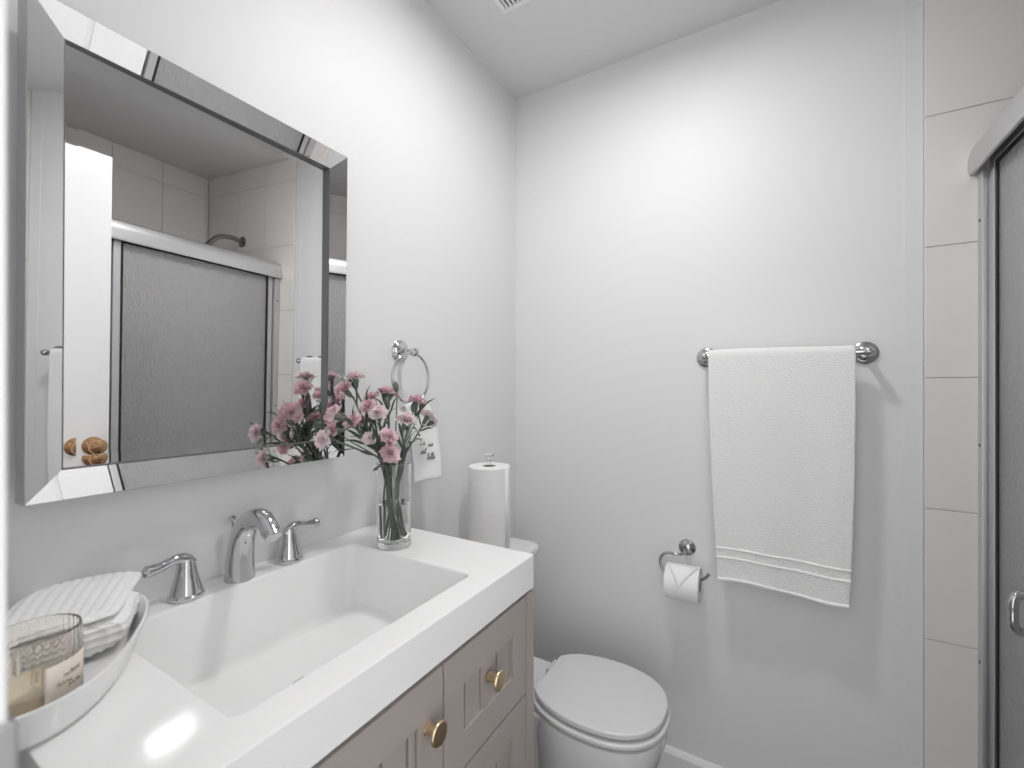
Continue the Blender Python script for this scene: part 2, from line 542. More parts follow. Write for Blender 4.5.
lathe(bm, [(0.0, 0.0), (0.031, 0.0), (0.032, 0.0012), (0.029, 0.0025), (0.0245, 0.0012), (0.0240, -0.003), (0, -0.003)], (0.232, 0.474, zf - 0.0055), (0, 0, 1), 36)
dn = obj('drain_flange', bm, M['chrome'], top, R0)
bm = bm_new(); lathe(bm, [(0, 0.004), (0.0215, 0.004), (0.0225, 0.006), (0.018, 0.009), (0, 0.0105)], (0.232, 0.474, zf - 0.0055), (0, 0, 1), 36); obj('stopper', bm, M['chrome'], dn, R0)


# ---------------------------------------------------------------- faucet
FX = 0.043
R0 = (FX, 0.474, TZ)
fa = thing('faucet', 'chrome widespread bathroom faucet with arched spout and two lever handles', 'faucet', R0)
SYc = 0.461
bm = bm_new()
path = bez([(FX, SYc, TZ + 0.0005), (FX + 0.001, SYc, TZ + 0.045), (FX + 0.012, SYc, TZ + 0.085), (FX + 0.038, SYc, TZ + 0.114), (FX + 0.076, SYc, TZ + 0.122), (FX + 0.102, SYc, TZ + 0.101)], 10)
rad = []
for i in range(len(path)):
    t = i / (len(path) - 1)
    rad.append(0.0255 - 0.0098 * min(1, t / 0.85))
tube(bm, path, rad, 24)
sp = obj('spout', bm, M['chrome'], fa, R0, angle=60)
bm = bm_new()
dirn = (path[-1] - path[-3]).normalized()
lathe(bm, [(0.0, -0.002), (0.0145, -0.002), (0.0145, 0.008), (0.012, 0.010), (0, 0.009)], path[-1], dirn, 24)
obj('aerator', bm, M['chrome'], sp, R0)
bm = bm_new()
tube(bm, [(FX - 0.024, SYc, TZ + 0.001), (FX - 0.024, SYc, TZ + 0.104)], 0.0022, 8)
lathe(bm, [(0, 0.0), (0.003, 0.0), (0.0065, 0.004), (0.0065, 0.008), (0.003, 0.011), (0, 0.0115)], (FX - 0.024, SYc, TZ + 0.102), (0, 0, 1), 16)
obj('lift_rod', bm, M['chrome'], sp, R0)
for y, s in ((0.373, -1), (0.559, 1)):
    bm = bm_new()
    lathe(bm, [(0, 0.0005), (0.0255, 0.0005), (0.0265, 0.002), (0.0265, 0.006), (0.0240, 0.0085), (0.0240, 0.010), (0.0225, 0.016), (0.0190, 0.028), (0.0158, 0.042), (0.0138, 0.054), (0.0125, 0.062), (0.0100, 0.068), (0.005, 0.0715), (0, 0.072)], (FX, y, TZ), (0, 0, 1), 32)
    h = obj('handle', bm, M['chrome'], fa, R0)
    bm = bm_new()
    lp = bez([(FX, y - s * 0.006, TZ + 0.054), (FX + 0.001, y + s * 0.004, TZ + 0.0665), (FX + 0.003, y + s * 0.020, TZ + 0.0695), (FX + 0.005, y + s * 0.038, TZ + 0.0655), (FX + 0.007, y + s * 0.054, TZ + 0.0645), (FX + 0.008, y + s * 0.064, TZ + 0.0665)], 8)
    n = len(lp)
    rr = [0.0115 - 0.0042 * min(1, i / (n * 0.45)) + (0.0020 * sin(min(1, (i / n - 0.55) / 0.35) * pi / 2) if i / n > 0.55 else 0) for i in range(n)]
    rr[-1] = 0.002; rr[-2] = 0.0055; rr[-3] = 0.0072
    rr[0] = 0.006
    tube(bm, lp, rr, 16)
    obj('lever', bm, M['chrome'], h, R0, angle=70)


# ---------------------------------------------------------------- vase and carnations
VC = Vector((0.162, 0.734, TZ))
VR, VH = 0.0375, 0.186
R0 = tuple(VC + Vector((0, 0, 0.0006)))
vs_ = thing('glass_vase', 'clear straight glass vase holding pink carnations on the white sink top', 'vase', R0)
bm = bm_new()
z0 = 0.0006
prof = [(0, z0), (VR - 0.003, z0), (VR, z0 + 0.003), (VR, VH - 0.001), (VR - 0.001, VH), (VR - 0.0012, VH), (VR - 0.0016, VH - 0.001), (VR - 0.0016, 0.016), (VR - 0.007, 0.0125), (0, 0.012)]
lathe(bm, prof, VC, (0, 0, 1), 48)
g_ = obj('glass', bm, M['glass'], vs_, R0)
bm = bm_new()
WR = VR - 0.0019
lathe(bm, [(0, 0.0128), (WR - 0.006, 0.0128), (WR - 0.0005, 0.0175), (WR, 0.020), (WR, 0.096), (WR - 0.0008, 0.0965), (0, 0.0955)], VC, (0, 0, 1), 48)
obj('water', bm, M['water'], vs_, R0)

def bloom_bm(bm, c, ax, r, seed, layers=6, open_=1.0):
    rnd = random.Random(seed)
    a, b, d = frame_of(ax)
    c = Vector(c)
    layers += 3
    nseg = 46
    for L_ in range(layers):
        f = L_ / (layers - 1)                      # 0 outer ... 1 inner
        tilt = radians(10 + 74 * f ** 1.15) * (1.0 if open_ >= 1 else 0.9) + radians(12 * (1 - open_))
        rl = r * (1.0 - 0.38 * f)
        ph = rnd.random() * 6.28
        p2 = rnd.random() * 6.28
        fr = rnd.choice((11, 13, 15))
        rows = []
        for i in range(7):
            t = i / 6
            row = []
            for k in range(nseg):
                th = 2 * pi * k / nseg
                ruff = (0.20 * sin(5 * th + ph) + 0.13 * sin(fr * th + p2) + 0.05 * rnd.uniform(-1, 1)) * t * t
                edge = 1.0 + (0.07 * (1 if k % 2 else -1) + 0.08 * sin(5 * th + p2)) * (t ** 4)
                rad_ = (0.06 + 0.94 * t) * rl * edge
                tl = tilt * (1 - 0.35 * t * (1 - f))
                rh = rad_ * cos(tl) + ruff * rl * 0.35 * sin(tl)
                zz = rad_ * sin(tl) + ruff * rl * 0.75 * cos(tl) + 0.10 * r * f
                row.append(c + (a * cos(th) + b * sin(th)) * rh + d * zz)
            rows.append(row)
        loft(bm, rows, True, False, False)

ST_N = [0]
def carnation(center, ax, r, label, m='pink', rim=None, layers=6, twin=None, open_=1.0, leaves=8):
    """one cut flower: stem from the foot of the vase over the rim to the bloom"""
    ST_N[0] += 1
    k = ST_N[0]
    rnd = random.Random(100 + k)
    center = Vector(center); ax = Vector(ax).normalized()
    ang = rnd.random() * 6.28
    foot = VC + Vector((cos(ang) * 0.020, sin(ang) * 0.020, 0.016 + 0.008 * rnd.random()))
    dirh = Vector((center.x - VC.x, center.y - VC.y, 0))
    if rim is None:
        dn_ = dirh.normalized() if dirh.length > 1e-4 else Vector((1, 0, 0))
        rim = VC + dn_ * min(0.029, dirh.length * 0.55) + Vector((rnd.uniform(-.008, .008), rnd.uniform(-.008, .008), VH + 0.004))
        rr_ = Vector((rim.x - VC.x, rim.y - VC.y, 0))
        if rr_.length > 0.0295:
            rim = VC + rr_.normalized() * 0.0295 + Vector((0, 0, VH + 0.004))
    rim = Vector(rim)
    root = thing('carnation', label, 'flower', tuple(foot), 'carnations in the glass vase')
    base = center - ax * (r * 0.15)
    cl = 0.026 * (r / 0.02) ** 0.5 if r > 0.01 else 0.018
    neck = base - ax * cl
    mid = (rim + neck) / 2 + Vector((rnd.uniform(-.004, .004), rnd.uniform(-.004, .004), 0.004))
    pts = bez([foot, (foot + rim) / 2 + Vector((rnd.uniform(-.004, .004), rnd.uniform(-.004, .004), 0)), rim, mid, neck - ax * 0.006, neck], 7)
    bm = bm_new(); tube(bm, pts, 0.0021, 7)
    stem = obj('stem', bm, M['green'], root, foot)
    # leaves along the stem
    for q in range(leaves):
        i = int(len(pts) * rnd.uniform(0.22, 0.84))
        p = pts[i]; t = (pts[min(i + 1, len(pts) - 1)] - pts[i - 1]).normalized()
        a, b, _ = frame_of(t)
        s = rnd.random() * 6.28
        side = a * cos(s) + b * sin(s)
        inside = p.z < VC.z + VH + 0.005
        if inside:
            side *= 0.12
        ln = rnd.uniform(0.035, 0.06)
        sp_ = [p, p + t * ln * 0.4 + side * ln * 0.22, p + t * ln * 0.75 + side * ln * 0.40, p + t * ln * 0.95 + side * ln * 0.70]
        sp_ = bez(sp_, 4)
        bm = bm_new()
        rows = []
        for j, pp in enumerate(sp_):
            wj = 0.0032 * sin(pi * min(1, 0.12 + 0.88 * j / (len(sp_) - 1))) + 0.0003
            cr = t.cross(side).normalized()
            rows.append([pp + cr * wj, pp + side.normalized() * wj * 0.35 * -1, pp - cr * wj])
        loft(bm, rows, False)
        lf = obj('leaf', bm, M['leaf'], root, foot); modifier_solid(lf, 0.0006)
    def head(c, axv, rad, mm, op):
        ba = c - axv * (rad * 0.15)
        ck = 0.026 * (rad / 0.02) ** 0.5
        bm = bm_new()
        lathe(bm, [(0.0018, -ck), (0.0040, -ck * 0.93), (0.0056, -ck * 0.70), (0.0062, -ck * 0.35), (0.0066, -0.006), (0.0070, -0.003), (0.003, -0.002)], ba + axv * 0.002, axv, 14)
        obj('calyx', bm, M['green'], root, foot, angle=70)
        bm = bm_new()
        bloom_bm(bm, c - axv * rad * 0.25, axv, rad, 31 * k + int(rad * 9e4), layers, op)
        bl = obj('bloom', bm, M[mm], root, foot, angle=180)
    head(center, ax, r, m, open_)
    if twin:
        c2, a2, r2 = Vector(twin[0]), Vector(twin[1]).normalized(), twin[2]
        b2 = c2 - a2 * (r2 * .15 + 0.024)
        j0 = pts[int(len(pts) * 0.70)]
        bm = bm_new(); tube(bm, bez([j0, (j0 + b2) / 2 + Vector((0, 0, 0.004)), b2], 7), 0.0015, 7)
        obj('side_stem', bm, M['green'], root, foot)
        head(c2, a2, r2, m, 1.0)
    return root

FL = [
    ((0.100, 0.678, 1.317), (-0.05, -0.10, 1), 0.0185, 'pale pink carnation, upright, highest bloom beside the mirror edge', 'pale', None),
    ((0.085, 0.657, 1.291), (-0.20, -0.75, 0.75), 0.0195, 'pink carnation leaning left in front of the mirror edge, below the highest bloom', 'pink', None),
    ((0.088, 0.630, 1.231), (-0.80, -0.45, 0.25), 0.0240, 'large open pink carnation turned toward the mirror glass', 'pink', ((0.105, 0.612, 1.203), (-0.2, -0.85, 0.1), 0.0165)),
    ((0.130, 0.572, 1.190), (0.10, -1.0, 0.22), 0.0165, 'pale pink carnation reaching farthest left on a long sideways stem', 'pale', None),
    ((0.120, 0.653, 1.222), (0.10, -0.65, 0.75), 0.0175, 'pink carnation pair low on the left of the bouquet', 'pink', ((0.100, 0.703, 1.217), (0.0, -0.30, 0.95), 0.0165)),
    ((0.100, 0.723, 1.271), (-0.25, -0.35, 0.9), 0.0165, 'small pink carnation high in the middle, nearest the wall', 'pink', None),
    ((0.125, 0.692, 1.252), (0.15, -0.6, 0.75), 0.0180, 'pink carnation facing left just above the middle of the bouquet', 'pink', None),
    ((0.150, 0.699, 1.239), (0.35, -0.45, 0.8), 0.0190, 'open pink carnation in the very middle of the bouquet', 'pale', None),
    ((0.120, 0.750, 1.283), (-0.05, -0.05, 1), 0.0190, 'upright pink carnation at the top centre beside the green bud', 'pink', ((0.115, 0.772, 1.279), (0.1, 0.4, 0.9), 0.0140)),
    ((0.130, 0.841, 1.260), (0.05, 0.10, 1), 0.0225, 'wide pink carnation standing in front of the small hand towel', 'pink', None),
    ((0.180, 0.755, 1.222), (0.35, 0.0, 0.95), 0.0210, 'wide pale pink carnation below and left of the one before the hand towel', 'pale', None),
    ((0.120, 0.897, 1.219), (0.15, 0.55, 0.8), 0.0190, 'pink carnation farthest right, tipped toward the towel edge', 'pale', ((0.112, 0.925, 1.200), (0.1, 0.9, 0.35), 0.0135)),
    ((0.190, 0.692, 1.190), (0.55, -0.1, 0.70), 0.0190, 'drooping rosy pink carnation just above the lowest one', 'pink', ((0.192, 0.694, 1.172), (0.7, 0.1, -0.5), 0.0140)),
    ((0.186, 0.700, 1.150), (0.75, -0.15, 0.65), 0.0205, 'lowest pink carnation, facing out over the vase rim', 'pink', None),
    ((0.140, 0.682, 1.182), (0.55, -0.6, 0.5), 0.0140, 'small half open pale carnation low at the left of the vase rim', 'pale', None),
]
for c_, a_, r_, lb, mm, tw in FL:
    r_ *= 1.15
    tw = tw and (tw[0], tw[1], tw[2] * 1.15)
    carnation(c_, a_, r_, lb, mm, twin=tw)

def bud(center, ax, label):
    ST_N[0] += 1
    rnd = random.Random(500 + ST_N[0])
    center, ax = Vector(center), Vector(ax).normalized()
    ang = rnd.random() * 6.28
    foot = VC + Vector((cos(ang) * 0.010, sin(ang) * 0.010, 0.017))
    dirh = Vector((center.x - VC.x, center.y - VC.y, 0))
    rim = VC + (dirh.normalized() * min(0.026, dirh.length * 0.5)) + Vector((0, 0, VH))
    root = thing('carnation_bud', label, 'flower bud', tuple(foot), 'closed buds in the glass vase')
    neck = center - ax * 0.012
    pts = bez([foot, (foot + rim) / 2, rim, (rim + neck) / 2 + Vector((0, 0, .004)), neck - ax * 0.005, neck], 7)
    bm = bm_new(); tube(bm, pts, 0.0014, 7); obj('stem', bm, M['green'], root, foot)
    bm = bm_new(); lathe(bm, [(0.0014, -0.013), (0.0045, -0.010), (0.0062, -0.002), (0.0055, 0.006), (0.0025, 0.012), (0.0, 0.013)], center, ax, 14); obj('bud', bm, M['green'], root, foot, angle=80)

for c_, a_, lb in [
    ((0.140, 0.762, 1.293), (-0.1, -0.1, 1), 'green closed bud at the top centre of the bouquet'),
    ((0.120, 0.870, 1.246), (0, 0.25, 1), 'green closed bud above the rightmost carnation'),
    ((0.150, 0.725, 1.258), (0, -0.3, 1), 'green closed bud between the two upper middle carnations'),
    ((0.130, 0.830, 1.243), (0, 0.1, 1), 'green closed bud under the carnation before the hand towel'),
    ((0.070, 0.615, 1.212), (-0.2, -0.9, 0.5), 'green closed bud next to the mirror glass on the left')]:
    bud(c_, a_, lb)


# ---------------------------------------------------------------- towel ring and hand towel
RC = Vector((0.058, 0.899, 1.316))
RR = 0.0680
R0 = (0.0, 0.915, 1.392)
tr = thing('towel_ring', 'round chrome towel ring on the left wall behind the flowers', 'towel ring', R0)
bm = bm_new(); lathe(bm, [(0, 0.0005), (0.0305, 0.0005), (0.0305, 0.004), (0.027, 0.007), (0.025, 0.0075), (0.022, 0.011), (0.012, 0.013), (0.009, 0.018), (0, 0.018)], (0, 0.915, 1.392), (1, 0, 0), 36); obj('rosette', bm, M['chrome'], tr, R0)
bm = bm_new(); lathe(bm, [(0.0085, 0.014), (0.0075, 0.03), (0.0075, 0.045), (0.0105, 0.050), (0.0125, 0.058), (0.0105, 0.066), (0.005, 0.070), (0, 0.0705)], (0, 0.915, 1.392), (1, -0.08, -0.10), 24); obj('post', bm, M['chrome'], tr, R0)
bm = bm_new()
ra = radians(12)
tube(bm, [RC + Vector((0.0, cos(t) * RR, sin(t) * RR)) for t in [2 * pi * i / 64 for i in range(65)]], 0.0038, 12, False)
bmesh.ops.remove_doubles(bm, verts=bm.verts[:], dist=1e-5)
obj('ring', bm, M['chrome'], tr, R0, angle=80)

# small towel folded through the ring
bm = bm_new()
ny, nz = 24, 30
HY0, HY1 = 0.888, 1.003
zb, zt = 1.037, RC.z - RR + 0.002
rows = []
prof = []
for i in range(nz):                       # front layer bottom -> top
    t = i / (nz - 1)
    prof.append((0.078 - 0.012 * t, zb + (zt - zb) * t, 1))
for k in range(1, 6):                     # over the ring
    a = pi * k / 6
    prof.append((RC.x + 0.0085 * cos(a), zt + 0.006 * sin(a), 1))
for i in range(nz - 8):                   # back layer
    t = i / (nz - 9)
    prof.append((RC.x - 0.009 - 0.010 * t, zt - (zt - zb - 0.045) * t, 0))
for j, (px, pz, fr) in enumerate(prof):
    row = []
    for i in range(ny):
        s = i / (ny - 1)
        h = max(0.0, min(1.0, (pz - zb) / (zt - zb)))
        gather = 1 - 0.14 * h ** 3
        y = (HY0 + HY1) / 2 + (s - 0.5) * (HY1 - HY0) * gather - 0.028 * h ** 2
        lift = 0.012 * h ** 4 * (-(2 * s - 1) ** 2)
        xx = px + 0.003 * sin(s * 9 + 1.0) * (1 - 0.3 * h) * (1 if fr else 0.4)
        zz = pz + (lift * 1.2 if pz > zt - 0.06 else 0) + (-0.006 * (s - .5) if h < 0.1 else 0)
        row.append(Vector((xx, y, zz)))
    rows.append(row)
loft(bm, rows, False)
ht = obj('hand_towel', bm, M['cotton'], angle=80)
modifier_solid(ht, 0.0022)
tag(ht, 'small white hand towel with black cursive words hanging from the ring', 'hand towel')

LET = {  # pen strokes for joined handwriting, unit height
    'L': ([[(0.05, .75), (.22, 1.0), (.32, .85), (.18, .35), (.02, .05), (.12, 0.0), (.35, .10), (.55, .05)]], .55),
    'a': ([[(.42, .40), (.25, .45), (.08, .25), (.12, .03), (.30, .06), (.42, .35), (.38, .10), (.46, .0), (.58, .10)]], .52),
    'v': ([[(.0, .35), (.10, .42), (.16, .05), (.22, .02), (.38, .40), (.48, .36)]], .46),
    'i': ([[(.0, .10), (.12, .42), (.10, .08), (.18, .0), (.30, .12)], [(.15, .62), (.17, .66)]], .28),
    'e': ([[(.0, .15), (.25, .25), (.26, .42), (.12, .38), (.08, .10), (.2, .0), (.38, .12)]], .36),
    's': ([[(.0, .10), (.2, .45), (.22, .25), (.28, .06), (.12, .0), (.06, .06)], [(.26, .03), (.40, .12)]], .38),
    't': ([[(.0, .10), (.20, .85), (.12, .10), (.2, .0), (.36, .14)], [(.02, .55), (.36, .60)]], .36),
    'b': ([[(.0, .12), (.25, .80), (.20, 1.0), (.10, .80), (.08, .05), (.20, .0), (.32, .2), (.22, .40), (.44, .34)]], .42),
    'l': ([[(.0, .12), (.22, .75), (.20, 1.0), (.10, .80), (.09, .10), (.18, .0), (.32, .12)]], .30),
}
def pen(bm, word, org, du, dv, dn, size, w):
    x = 0.0
    for ch in word:
        if ch == ' ':
            x += 0.3; continue
        strokes, adv = LET[ch]
        for s in strokes:
            q = [Vector(org) + du * ((x + a + 0.18 * b) * size) + dv * (b * size) for a, b in s]
            tube(bm, bez(q, 5), w, 6)
        x += adv + 0.02
bm = bm_new()
du, dv, dn_ = Vector((0, 1, 0)), Vector((0, 0, 1)), Vector((1, 0, 0))
for word, y, z in (('La', 0.908, 1.136), ('vie', 0.940, 1.128), ('est', 0.912, 1.112), ('belle', 0.936, 1.093)):
    pen(bm, word, (0.0805, y, z), du, dv, dn_, 0.018, 0.0007)
obj('lettering', bm, M['ink'], ht, angle=80)


# ---------------------------------------------------------------- toilet
TYc = 1.229
R0 = (0.35, TYc, 0)
to = thing('toilet', 'white two-piece toilet with closed lid between the vanity and the back wall', 'toilet', R0)
HALF = [(.300, .090), (.322, .113), (.355, .134), (.405, .150), (.460, .156), (.520, .152), (.570, .138), (.610, .112), (.637, .076), (.650, .038), (.653, 0.0)]
def egg(z, sx=1.0, sy=1.0, back=0.300, grow=0.0, shift=0.0):
    h = bez([(a, b, 0) for a, b in HALF], 5)
    pts = []
    for p in h:
        pts.append((p.x, p.y))
    full = [(x, TYc + w) for x, w in pts] + [(x, TYc - w) for x, w in reversed(pts[:-1])]
    cx = 0.47
    out = []
    for x, y in full:
        nx, ny = cx + (x - cx) * sx + shift, TYc + (y - TYc) * sy
        v_ = Vector((nx - cx, ny - TYc)); l = v_.length
        nx += v_.x / l * grow; ny += v_.y / l * grow
        out.append(Vector((nx, ny, z)))
    return out
bm = bm_new()
loft(bm, [egg(0.4165, grow=-0.016), egg(0.4168, grow=-0.006), egg(0.4185, grow=-0.004), egg(0.4285, grow=-0.003), egg(0.4315, grow=-0.0045), egg(0.433, grow=-0.008), egg(0.4355, 0.7, 0.7), egg(0.4362, 0.35, 0.35)], True, True, True)
obj('lid', bm, M['lidm'], to, R0, angle=60)
bm = bm_new()
loft(bm, [egg(0.3945, grow=-0.006), egg(0.3955, grow=0.001), egg(0.398, grow=0.003), egg(0.4055, grow=0.004), egg(0.4080, grow=0.002), egg(0.4088, grow=-0.003), egg(0.409, grow=-0.03)], True, True, True)
obj('seat', bm, M['lidm'], to, R0, angle=60)
bm = bm_new()
loft(bm, [egg(0.0, 0.66, 0.70, shift=-0.065), egg(0.03, 0.66, 0.70, shift=-0.065), egg(0.10, 0.66, 0.66, shift=-0.06), egg(0.17, 0.72, 0.72, shift=-0.045), egg(0.24, 0.84, 0.86, shift=-0.02), egg(0.30, 0.93, 0.96, shift=-0.006), egg(0.345, 0.975, 0.99, shift=0.0), egg(0.375, grow=-0.003), egg(0.3830, grow=-0.004), egg(0.3855, grow=-0.014), egg(0.386, grow=-0.03)], True, True, True)
# rear deck and trapway
loft(bm, [rrect(0.06, 0.36, TYc - w, TYc + w, 0.03, z) for w, z in ((0.085, 0.0), (0.080, 0.10), (0.085, 0.22), (0.105, 0.33), (0.118, 0.365), (0.118, 0.378), (0.114, 0.382))], True, True, True)
obj('bowl', bm, M['porc'], to, R0, angle=60)
for s in (-1, 1):
    bm = bm_new()
    tube(bm, [(0.289, TYc + s * 0.03, 0.407), (0.289, TYc + s * 0.085, 0.407)], 0.009, 14)
    box(bm, 0.275, 0.300, TYc + s * 0.058 - 0.02, TYc + s * 0.058 + 0.02, 0.3825, 0.404, 0.003)
    obj('hinge', bm, M['lidm'], to, R0)
TK = (0.018, 0.188, TYc - 0.170, TYc + 0.158)
bm = bm_new()
loft(bm, [rrect(TK[0] + 0.02, TK[1] - 0.02, TK[2] + 0.02, TK[3] - 0.02, 0.03, 0.395), rrect(TK[0] + 0.008, TK[1] - 0.012, TK[2] + 0.012, TK[3] - 0.012, 0.034, 0.42), rrect(TK[0], TK[1], TK[2], TK[3], 0.036, 0.715), rrect(TK[0], TK[1], TK[2], TK[3], 0.036, 0.722)], True, True, True)
obj('tank', bm, M['porc'], to, R0, angle=60)
bm = bm_new()
def lid(i, z, r):
    return rrect(TK[0] - 0.006 + i, TK[1] + 0.014 - i, TK[2] - 0.010 + i, TK[3] + 0.010 - i, r, z)
loft(bm, [lid(0.012, 0.723, 0.03), lid(0.003, 0.725, 0.038), lid(0, 0.730, 0.04), lid(0, 0.742, 0.04), lid(0.003, 0.749, 0.038), lid(0.010, 0.753, 0.034), lid(0.03, 0.7545, 0.03)], True, True, True)
obj('tank_lid', bm, M['porc'], to, R0, angle=60)
bm = bm_new()
lathe(bm, [(0, 0), (0.012, 0), (0.012, 0.004), (0.007, 0.006), (0.007, 0.014), (0, 0.014)], (TK[1], TK[2] + 0.05, 0.67), (1, 0, 0), 18)
tube(bm, bez([(TK[1] + 0.011, TK[2] + 0.05, 0.67), (TK[1] + 0.016, TK[2] + 0.08, 0.666), (TK[1] + 0.016, TK[2] + 0.12, 0.658)], 6), 0.0055, 10)
obj('flush_lever', bm, M['chrome'], to, R0)


# ---------------------------------------------------------------- paper towel roll on the tank
PC = Vector((0.1085, 1.200, 0.755))
R0 = tuple(PC)
ph = thing('paper_towel_holder', 'upright holder with a clear knob through the paper towel roll on the tank', 'paper towel holder', R0)
bm = bm_new(); lathe(bm, [(0, 0.0005), (0.060, 0.0005), (0.062, 0.003), (0.060, 0.007), (0.02, 0.009), (0, 0.009)], PC, (0, 0, 1), 40); obj('base', bm, M['acrylic'], ph, R0)
bm = bm_new(); lathe(bm, [(0.0065, 0.0085), (0.0065, 0.300), (0.0085, 0.303), (0, 0.305)], PC, (0, 0, 1), 20); obj('rod', bm, M['acrylic'], ph, R0)
bm = bm_new(); lathe(bm, [(0.006, 0.3045), (0.007, 0.311), (0.0145, 0.316), (0.0165, 0.320), (0.013, 0.324), (0.005, 0.326), (0, 0.3262)], PC, (0, 0, 1), 28); obj('finial', bm, M['acrylic'], ph, R0)
PR = 0.0655
bm = bm_new()
def spiral(r, k):
    return r
n = 72
loops = []
for r, z in ((0.0215, 0.010), (PR - 0.002, 0.010), (PR, 0.012), (PR, 0.283), (PR - 0.002, 0.285), (0.040, 0.2853), (0.0215, 0.285)):
    lp = []
    for i in range(n):
        th = 2 * pi * i / n
        t = (th - radians(-10)) % (2 * pi) / (2 * pi)
        rr = r + (0.0016 * (1 - t) if r > 0.06 else 0)
        lp.append(PC + Vector((cos(th) * rr, sin(th) * rr, z)))
    loops.append(lp)
loops.append(loops[0])
loft(bm, loops, True)
bmesh.ops.remove_doubles(bm, verts=bm.verts[:], dist=1e-6)
rl = obj('paper_towel_roll', bm, M['paper'])
tag(rl, 'full white paper towel roll standing upright on the toilet tank', 'paper towel roll')
bm = bm_new(); lathe(bm, [(0.0205, 0.010), (0.0213, 0.010), (0.0213, 0.2835), (0.0195, 0.2835), (0.0195, 0.010)], PC, (0, 0, 1), 36, False); obj('core', bm, M['card'], rl)
bm = bm_new()
fl = []
for i in range(8):
    th = radians(-10 + 2.2 * i)
    fl.append([PC + Vector((cos(th) * (PR + 0.0026 + 0.0010 * (i / 7)), sin(th) * (PR + 0.0026 + 0.0010 * (i / 7)), z)) for z in (0.012, 0.15, 0.283)])
loft(bm, fl, False); o = obj('loose_sheet', bm, M['paper'], rl); modifier_solid(o, 0.0008)


# ---------------------------------------------------------------- towel bar and bath towel
BZ, BY = 1.3855, D - 0.066
R0 = (0.909, D, BZ)
tb = thing('towel_bar', 'chrome towel bar with round rosettes on the back wall', 'towel bar', R0)
for x in (0.708, 1.108):
    bm = bm_new(); lathe(bm, [(0, 0.0005), (0.0305, 0.0005), (0.0315, 0.002), (0.030, 0.006), (0.025, 0.009), (0.022, 0.0095), (0.018, 0.014), (0.011, 0.017), (0, 0.017)], (x, D, BZ), (0, -1, 0), 40); rs = obj('rosette', bm, M['nickel'], tb, R0)
    bm = bm_new(); lathe(bm, [(0.0095, 0.015), (0.0085, 0.03), (0.0085, 0.05), (0.0115, 0.055), (0.0130, 0.064), (0.0120, 0.072), (0.007, 0.077), (0, 0.078)], (x, D, BZ), (0, -1, 0), 24); obj('post', bm, M['chrome'], rs, R0)
bm = bm_new(); tube(bm, [(0.708, BY, BZ), (1.108, BY, BZ)], 0.0085, 20); obj('bar', bm, M['chrome'], tb, R0)

TX0, TX1 = 0.721, 1.079
ZB = 0.705
thk = 0.006
bm = bm_new()
nx, nf, nb = 60, 90, 60
prof = []
for i in range(nf):
    t = i / (nf - 1)
    prof.append((BY - 0.0155 - 0.012 * sin(pi * min(1, (1 - t) * 1.05)) * 0.4, ZB + (BZ - 0.002 - ZB) * t, 'f'))
for k in range(1, 10):
    a = pi * k / 10
    prof.append((BY - 0.0150 * cos(a), BZ + 0.0165 * sin(a), 'o'))
for i in range(nb):
    t = i / (nb - 1)
    prof.append((BY + 0.0150 + 0.016 * min(1, t * 2), BZ - 0.002 - (BZ - 0.74) * t, 'b'))
rows = []
for yy, zz, kd in prof:
    row = []
    h = max(0.0, min(1.0, (BZ - zz) / (BZ - ZB)))
    for i in range(nx):
        s = i / (nx - 1)
        xl = TX0 + 0.028 * h ** 1.5
        xr = TX1 - 0.014 * h ** 2.2
        x = xl + (xr - xl) * s
        fold = (0.0065 * sin(s * 6.2 + 0.4) + 0.0035 * sin(s * 14 + 2)) * h if kd == 'f' else (0.003 * sin(s * 5) * h if kd == 'b' else 0)
        z2 = zz
        if kd == 'f':
            z2 = zz + (0.010 - 0.002 * s + 0.006 * sin(s * 6)) * h ** 6
        elif kd == 'o':
            z2 = zz + 0.0015 * sin(s * 5)
        nzv = noise.noise(Vector((x * 140, zz * 140, 3 if kd == 'b' else 0))) * 0.0007
        row.append(Vector((x, yy - fold + nzv, z2)))
    rows.append(row)
loft(bm, rows, False)
bt_ = obj('bath_towel', bm, M['terry'], angle=180)
modifier_solid(bt_, thk); subsurf(bt_, 1)
tag(bt_, 'large white terry bath towel folded over the chrome bar on the back wall', 'bath towel')
def towel_front(x, z):
    """front face of the towel, just outside"""
    t = (z - ZB) / (BZ - 0.002 - ZB)
    h = max(0.0, min(1.0, (BZ - z) / (BZ - ZB)))
    xl = TX0 + 0.028 * h ** 1.5; xr = TX1 - 0.014 * h ** 2.2
    s = (x - xl) / (xr - xl)
    yy = BY - 0.0155 - 0.012 * sin(pi * min(1, (1 - t) * 1.05)) * 0.4
    return yy - (0.0065 * sin(s * 6.2 + 0.4) + 0.0035 * sin(s * 14 + 2)) * h - thk / 2, xl, xr
for za, zb_ in ((0.806, 0.8145), (0.777, 0.7855), (0.7065, 0.7170)):
    bm = bm_new()
    rows = []
    for i in range(61):
        s = i / 60
        zc = (za + zb_) / 2 + (0.010 - 0.002 * s + 0.006 * sin(s * 6)) * ((BZ - za) / (BZ - ZB)) ** 6 + (-0.004 * s)
        hh = (zb_ - za) / 2
        yf, xl, xr = towel_front(0.9, (za + zb_) / 2)
        x = xl + 0.001 + (xr - xl - 0.002) * s
        yf, _, _ = towel_front(x, (za + zb_) / 2)
        rows.append([Vector((x, yf + dy, zc + dz_)) for dy, dz_ in ((0.001, -hh), (-0.0018, -hh * 0.75), (-0.0028, 0), (-0.0018, hh * 0.75), (0.001, hh))])
    loft(bm, rows, False)
    obj('border_band', bm, M['band'], bt_, angle=80)


